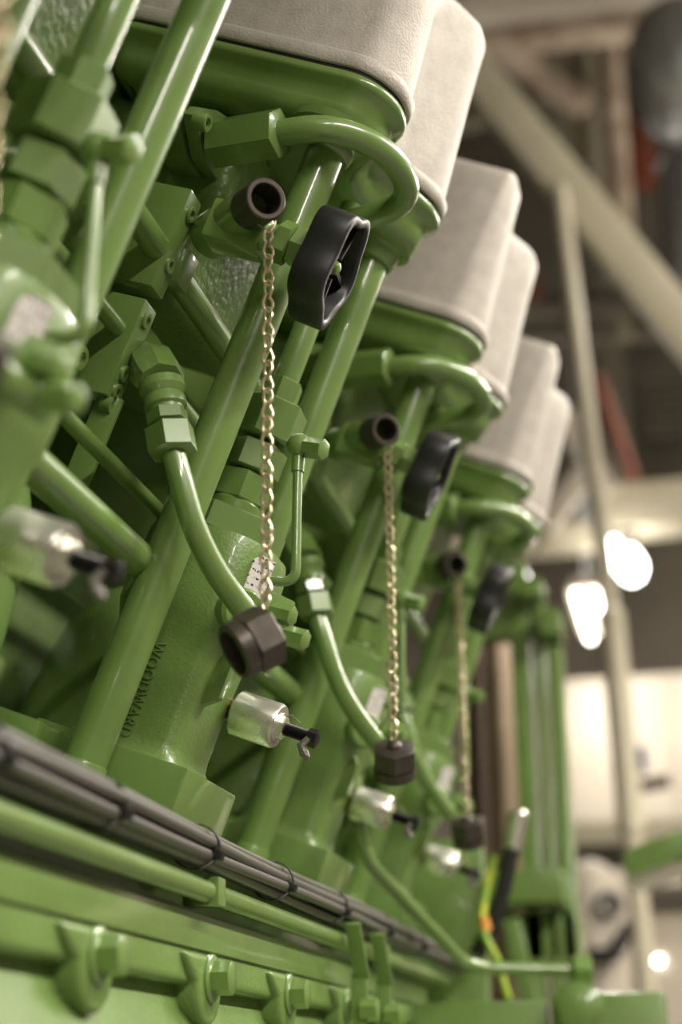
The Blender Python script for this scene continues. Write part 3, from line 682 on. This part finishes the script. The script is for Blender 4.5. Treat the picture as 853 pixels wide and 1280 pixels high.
for i, (p, q) in enumerate((((-0.1930, 10.2000, 5.9955), (0.2352, 10.2000, 5.5193)), ((-0.1126, 10.2000, 7.0807), (0.2007, 10.2000, 6.3882)))):
    t = thing('wall_louvre', ['grey louvred vent on the far wall above the level girder', 'dark grey louvred vent high on the far wall'][i], 'vent', (p[0], 10.2, q[2]))
    part_box(t, 'frame', (p[0], 10.25, q[2]), (q[0], 10.35, p[2]), 'dark_taupe')
    for k in range(6):
        z = q[2]+(p[2]-q[2])*(k+.3)/6; part_box(t, 'slat', (p[0]+.02, 10.2, z), (q[0]-.02, 10.26, z+.03), 'taupe_wall', 0)

# flood lamp and lit fluorescent at the far end
def flood():
    p = V((-0.2514, 6.4600, 3.4014)); t = thing('flood_lamp', 'glaring white twin flood lamp hung below the level girder', 'lamp', p)
    for d in ((-.035, 0, .05), (.045, .02, 0)):
        q = p+V(d)
        MB().lathe(q+V(0, 0, .075), (0, 0, -1), [(.012, 0), (.03, .02), (.052, .06), (.058, .10), (.045, .14), (.015, .16)], 20).build('bulb', 'flood_light', t)
    MB().box((p.x-.06, 6.42, p.z+.11), (p.x+.07, 6.50, p.z+.16)).build('bracket', 'dark_taupe', t, bevel=.005)
    MB().cyl((p.x, 6.46, p.z+.15), (p.x, 6.46, (-0.5337, 6.4000, 3.5228)[2]+.02), .012, 8).build('stem', 'dark_taupe', t)
    ld = bpy.data.lights.new('lamp_light', 'POINT'); ld.energy = 3; ld.color = (1, .96, .9); ld.shadow_soft_size = .08
    lo = bpy.data.objects.new('lamp_light', ld); COL.objects.link(lo); lo.parent = t; lo.location = (0, -.15, 0)
flood()
p = (-0.4748, 7.6000, 3.6129)
fluorescent((p[0], 7.9, p[2]), 0.9, 'lit fluorescent lamp beside the twin flood lamp', power=16)
for x in (-1.8, 1.6): fluorescent((x, 8.6, 4.6), 1.5, 'added fluorescent fill lamp, unseen, brightening the white cabinet near the far wall', 'added fill lamps near the far wall', power=18, ax='X')  # unseen lamps added to brighten the cabinet and fill the far end

# pale cabinets, ledge and tanks low at the far end
a = V((-0.7375, 8.6000, 2.6852)); b = V((0.0731, 8.6000, 3.4391))
t = thing('white_cabinet', 'big cream white switch cabinet against the far wall', 'cabinet', ((a.x+b.x)/2, 8.9, 0))
part_box(t, 'body', (a.x, 8.62, 0), (.9, 9.3, b.z), 'pale_paint', .01)
for k in range(2):
    d = part_box(t, 'door', (a.x+.01+k*.62, 8.60, .1), (a.x+.60+k*.62, 8.63, b.z-.03), 'pale_paint')
    BASE[d.name] = BASE[t.name]; MB().box((a.x+.53+k*.62, 8.575, 1.6), (a.x+.56+k*.62, 8.60, 1.8)).build('handle', 'dark_steel', d)
a = V((-0.5937, 6.6000, 2.2316)); b = V((-0.0621, 6.6000, 2.3332))
t = thing('pale_ledge', 'cream painted ledge crossing in front of the white cabinet', 'ledge', (0, 6.7, a.z))
part_box(t, 'top', (a.x, 6.6, a.z), (.6, 7.0, b.z), 'cream_paint')
part_box(t, 'skirt', (a.x+.02, 6.65, a.z-.06), (.58, 6.95, a.z), 'dark_taupe')
for x in (a.x+.05, .5): part_box(t, 'leg', (x, 6.7, 0), (x+.06, 6.78, a.z-.06), 'dark_taupe')
def tank():
    p = V((-0.4334, 6.0000, 1.9304)); t = thing('pale_tank', 'small cream tank with a dark port low behind the steel frame', 'tank', (p.x, 6.0, 0))
    MB().lathe((p.x, 6.0, 0), (0, 0, 1), [(.13, 0), (.13, p.z+.02), (.11, p.z+.10), (.05, p.z+.15), (.02, p.z+.16)], 28).build('shell', 'pale_paint', t)
    MB().lathe((p.x+.06, 5.90, p.z-.02), (.3, -1, 0), [(.05, 0), (.05, .04), (.03, .04), (.03, .01), (.001, .01)], 20).build('port', 'gasket_black', t)
    MB().tube([(p.x-.04, 5.9, p.z-.25), (p.x-.02, 5.8, p.z-.2), (p.x+.08, 5.8, p.z-.2), (p.x+.14, 5.85, p.z-.1)], .03, 12).build('hose', 'tie_black', t)
tank()
a = V((-0.2723, 6.2000, 1.6232)); b = V((-0.0581, 6.2000, 1.9235))
t = thing('control_box', 'white control box low at the far end with a glowing spot as its highlight', 'control box', (a.x, 6.3, 0))
part_box(t, 'box', (a.x, 6.2, 0), (.45, 6.6, b.z), 'pale_paint', .01)
part_box(t, 'cover_plate', (a.x-.01, 6.15, b.z), (.46, 6.62, b.z+.08), 'dark_taupe', .004)
p = V((-0.2100, 6.1900, 1.7338)); MB().lathe(p, (0, -1, 0), [(.012, 0), (.012, .01), (.008, .015)], 16).build('highlight_spot', 'tube_light', t)  # glowing disc stands in for a reflected highlight on the box
# tap with blue handle in front of the cabinet
p = V((-0.2611, 6.0000, 2.3544)); t = thing('wall_tap', 'small dark tap on a thin pipe with a blue tag, before the cabinet', 'tap', (-0.2676, 6.0000, 2.1831))
MB().cyl((-0.2639, 6.0000, 2.5235), (-0.2676, 6.0000, 2.1831), .026, 10).build('pipe', 'dark_steel', t)
MB().bar(p, p+V(.15, 0, .02), .045, .045).build('lever', 'dark_steel', t, bevel=.003)
MB().box((p.x-.0, 5.95, p.z+.05), (p.x+.07, 5.98, p.z+.15)).build('tag', 'blue_plastic', t)
# green guard plate at the right
t = thing('guard_plate', 'flat green guard plate jutting in past the cross beam', 'plate', (-0.0513, 3.4000, 1.7410))
MB().prism([(0, 0), (1, 0), (1, 1), (0, 1)], (-0.1709, 3.4000, 1.7676), V((0.0343, 3.4000, 1.8326))-V((-0.1709, 3.4000, 1.7676)), V((-0.1718, 3.4000, 1.7075))-V((-0.1709, 3.4000, 1.7676)), (0, 1, 0), .35).build('plate', 'green_paint', t, bevel=.004)
MB().cyl((-0.0263, 3.5000, 1.7275), ((-0.0263, 3.5000, 1.7275)[0], 3.5, 0), .025, 12).build('stand', 'green_paint', t)
# vertical pipes beyond the last cylinder
for i, (p, r, m, lb) in enumerate((((-0.4332, 3.5000, 2.0851), .034, 'copper_pipe', 'tan vertical pipe between the engine end and the steel frame'), ((-0.3966, 3.6000, 2.1046), .026, 'brown_pipe', 'dark brown vertical pipe beside the tan one'), ((-0.5056, 3.6500, 2.1220), .03, 'brown_pipe', 'dark brown vertical pipe nearest the last cylinder'))):
    o = MB().cyl((p[0], p[1], 0), (p[0], p[1], (-0.4238, 3.5000, 2.2935)[2]), r, 20).build('riser_pipe', m, base=(p[0], p[1], 0)); props(o, lb, 'pipe')
# sleeved cable and earth wire at the engine end
t = thing('sleeved_cable', 'black corrugated cable with a shiny metal sleeve end', 'cable', (-0.3408, 2.4500, 1.5091))
MB().tube([(-0.2828, 2.4500, 1.6892), (-0.2952, 2.4500, 1.6403), (-0.3102, 2.4500, 1.5860), (-0.3272, 2.4500, 1.5384), (-0.3566, 2.4500, 1.4858)], .0125, 14).build('cable', 'tie_black', t)
MB().cyl((-0.2796, 2.4500, 1.7028), (-0.2937, 2.4500, 1.6440), .0155, 18, .003).build('sleeve', 'chrome', t)
t = thing('earth_wire', 'yellow and green earth wire looping beside the sleeved cable', 'wire', (-0.3016, 2.4200, 1.4247))
MB().tube([(-0.3256, 2.4700, 1.6380), (-0.3359, 2.4600, 1.6003), (-0.3429, 2.4300, 1.5371), (-0.3388, 2.4200, 1.5124), (-0.3209, 2.4200, 1.4769), (-0.3067, 2.4200, 1.4191)], .0058, 10).build('wire', 'yellow_green', t)
MB().cyl((-0.3404, 2.4300, 1.5394), (-0.3368, 2.4250, 1.5187), .0085, 10).build('lug_sleeve', 'orange', t)
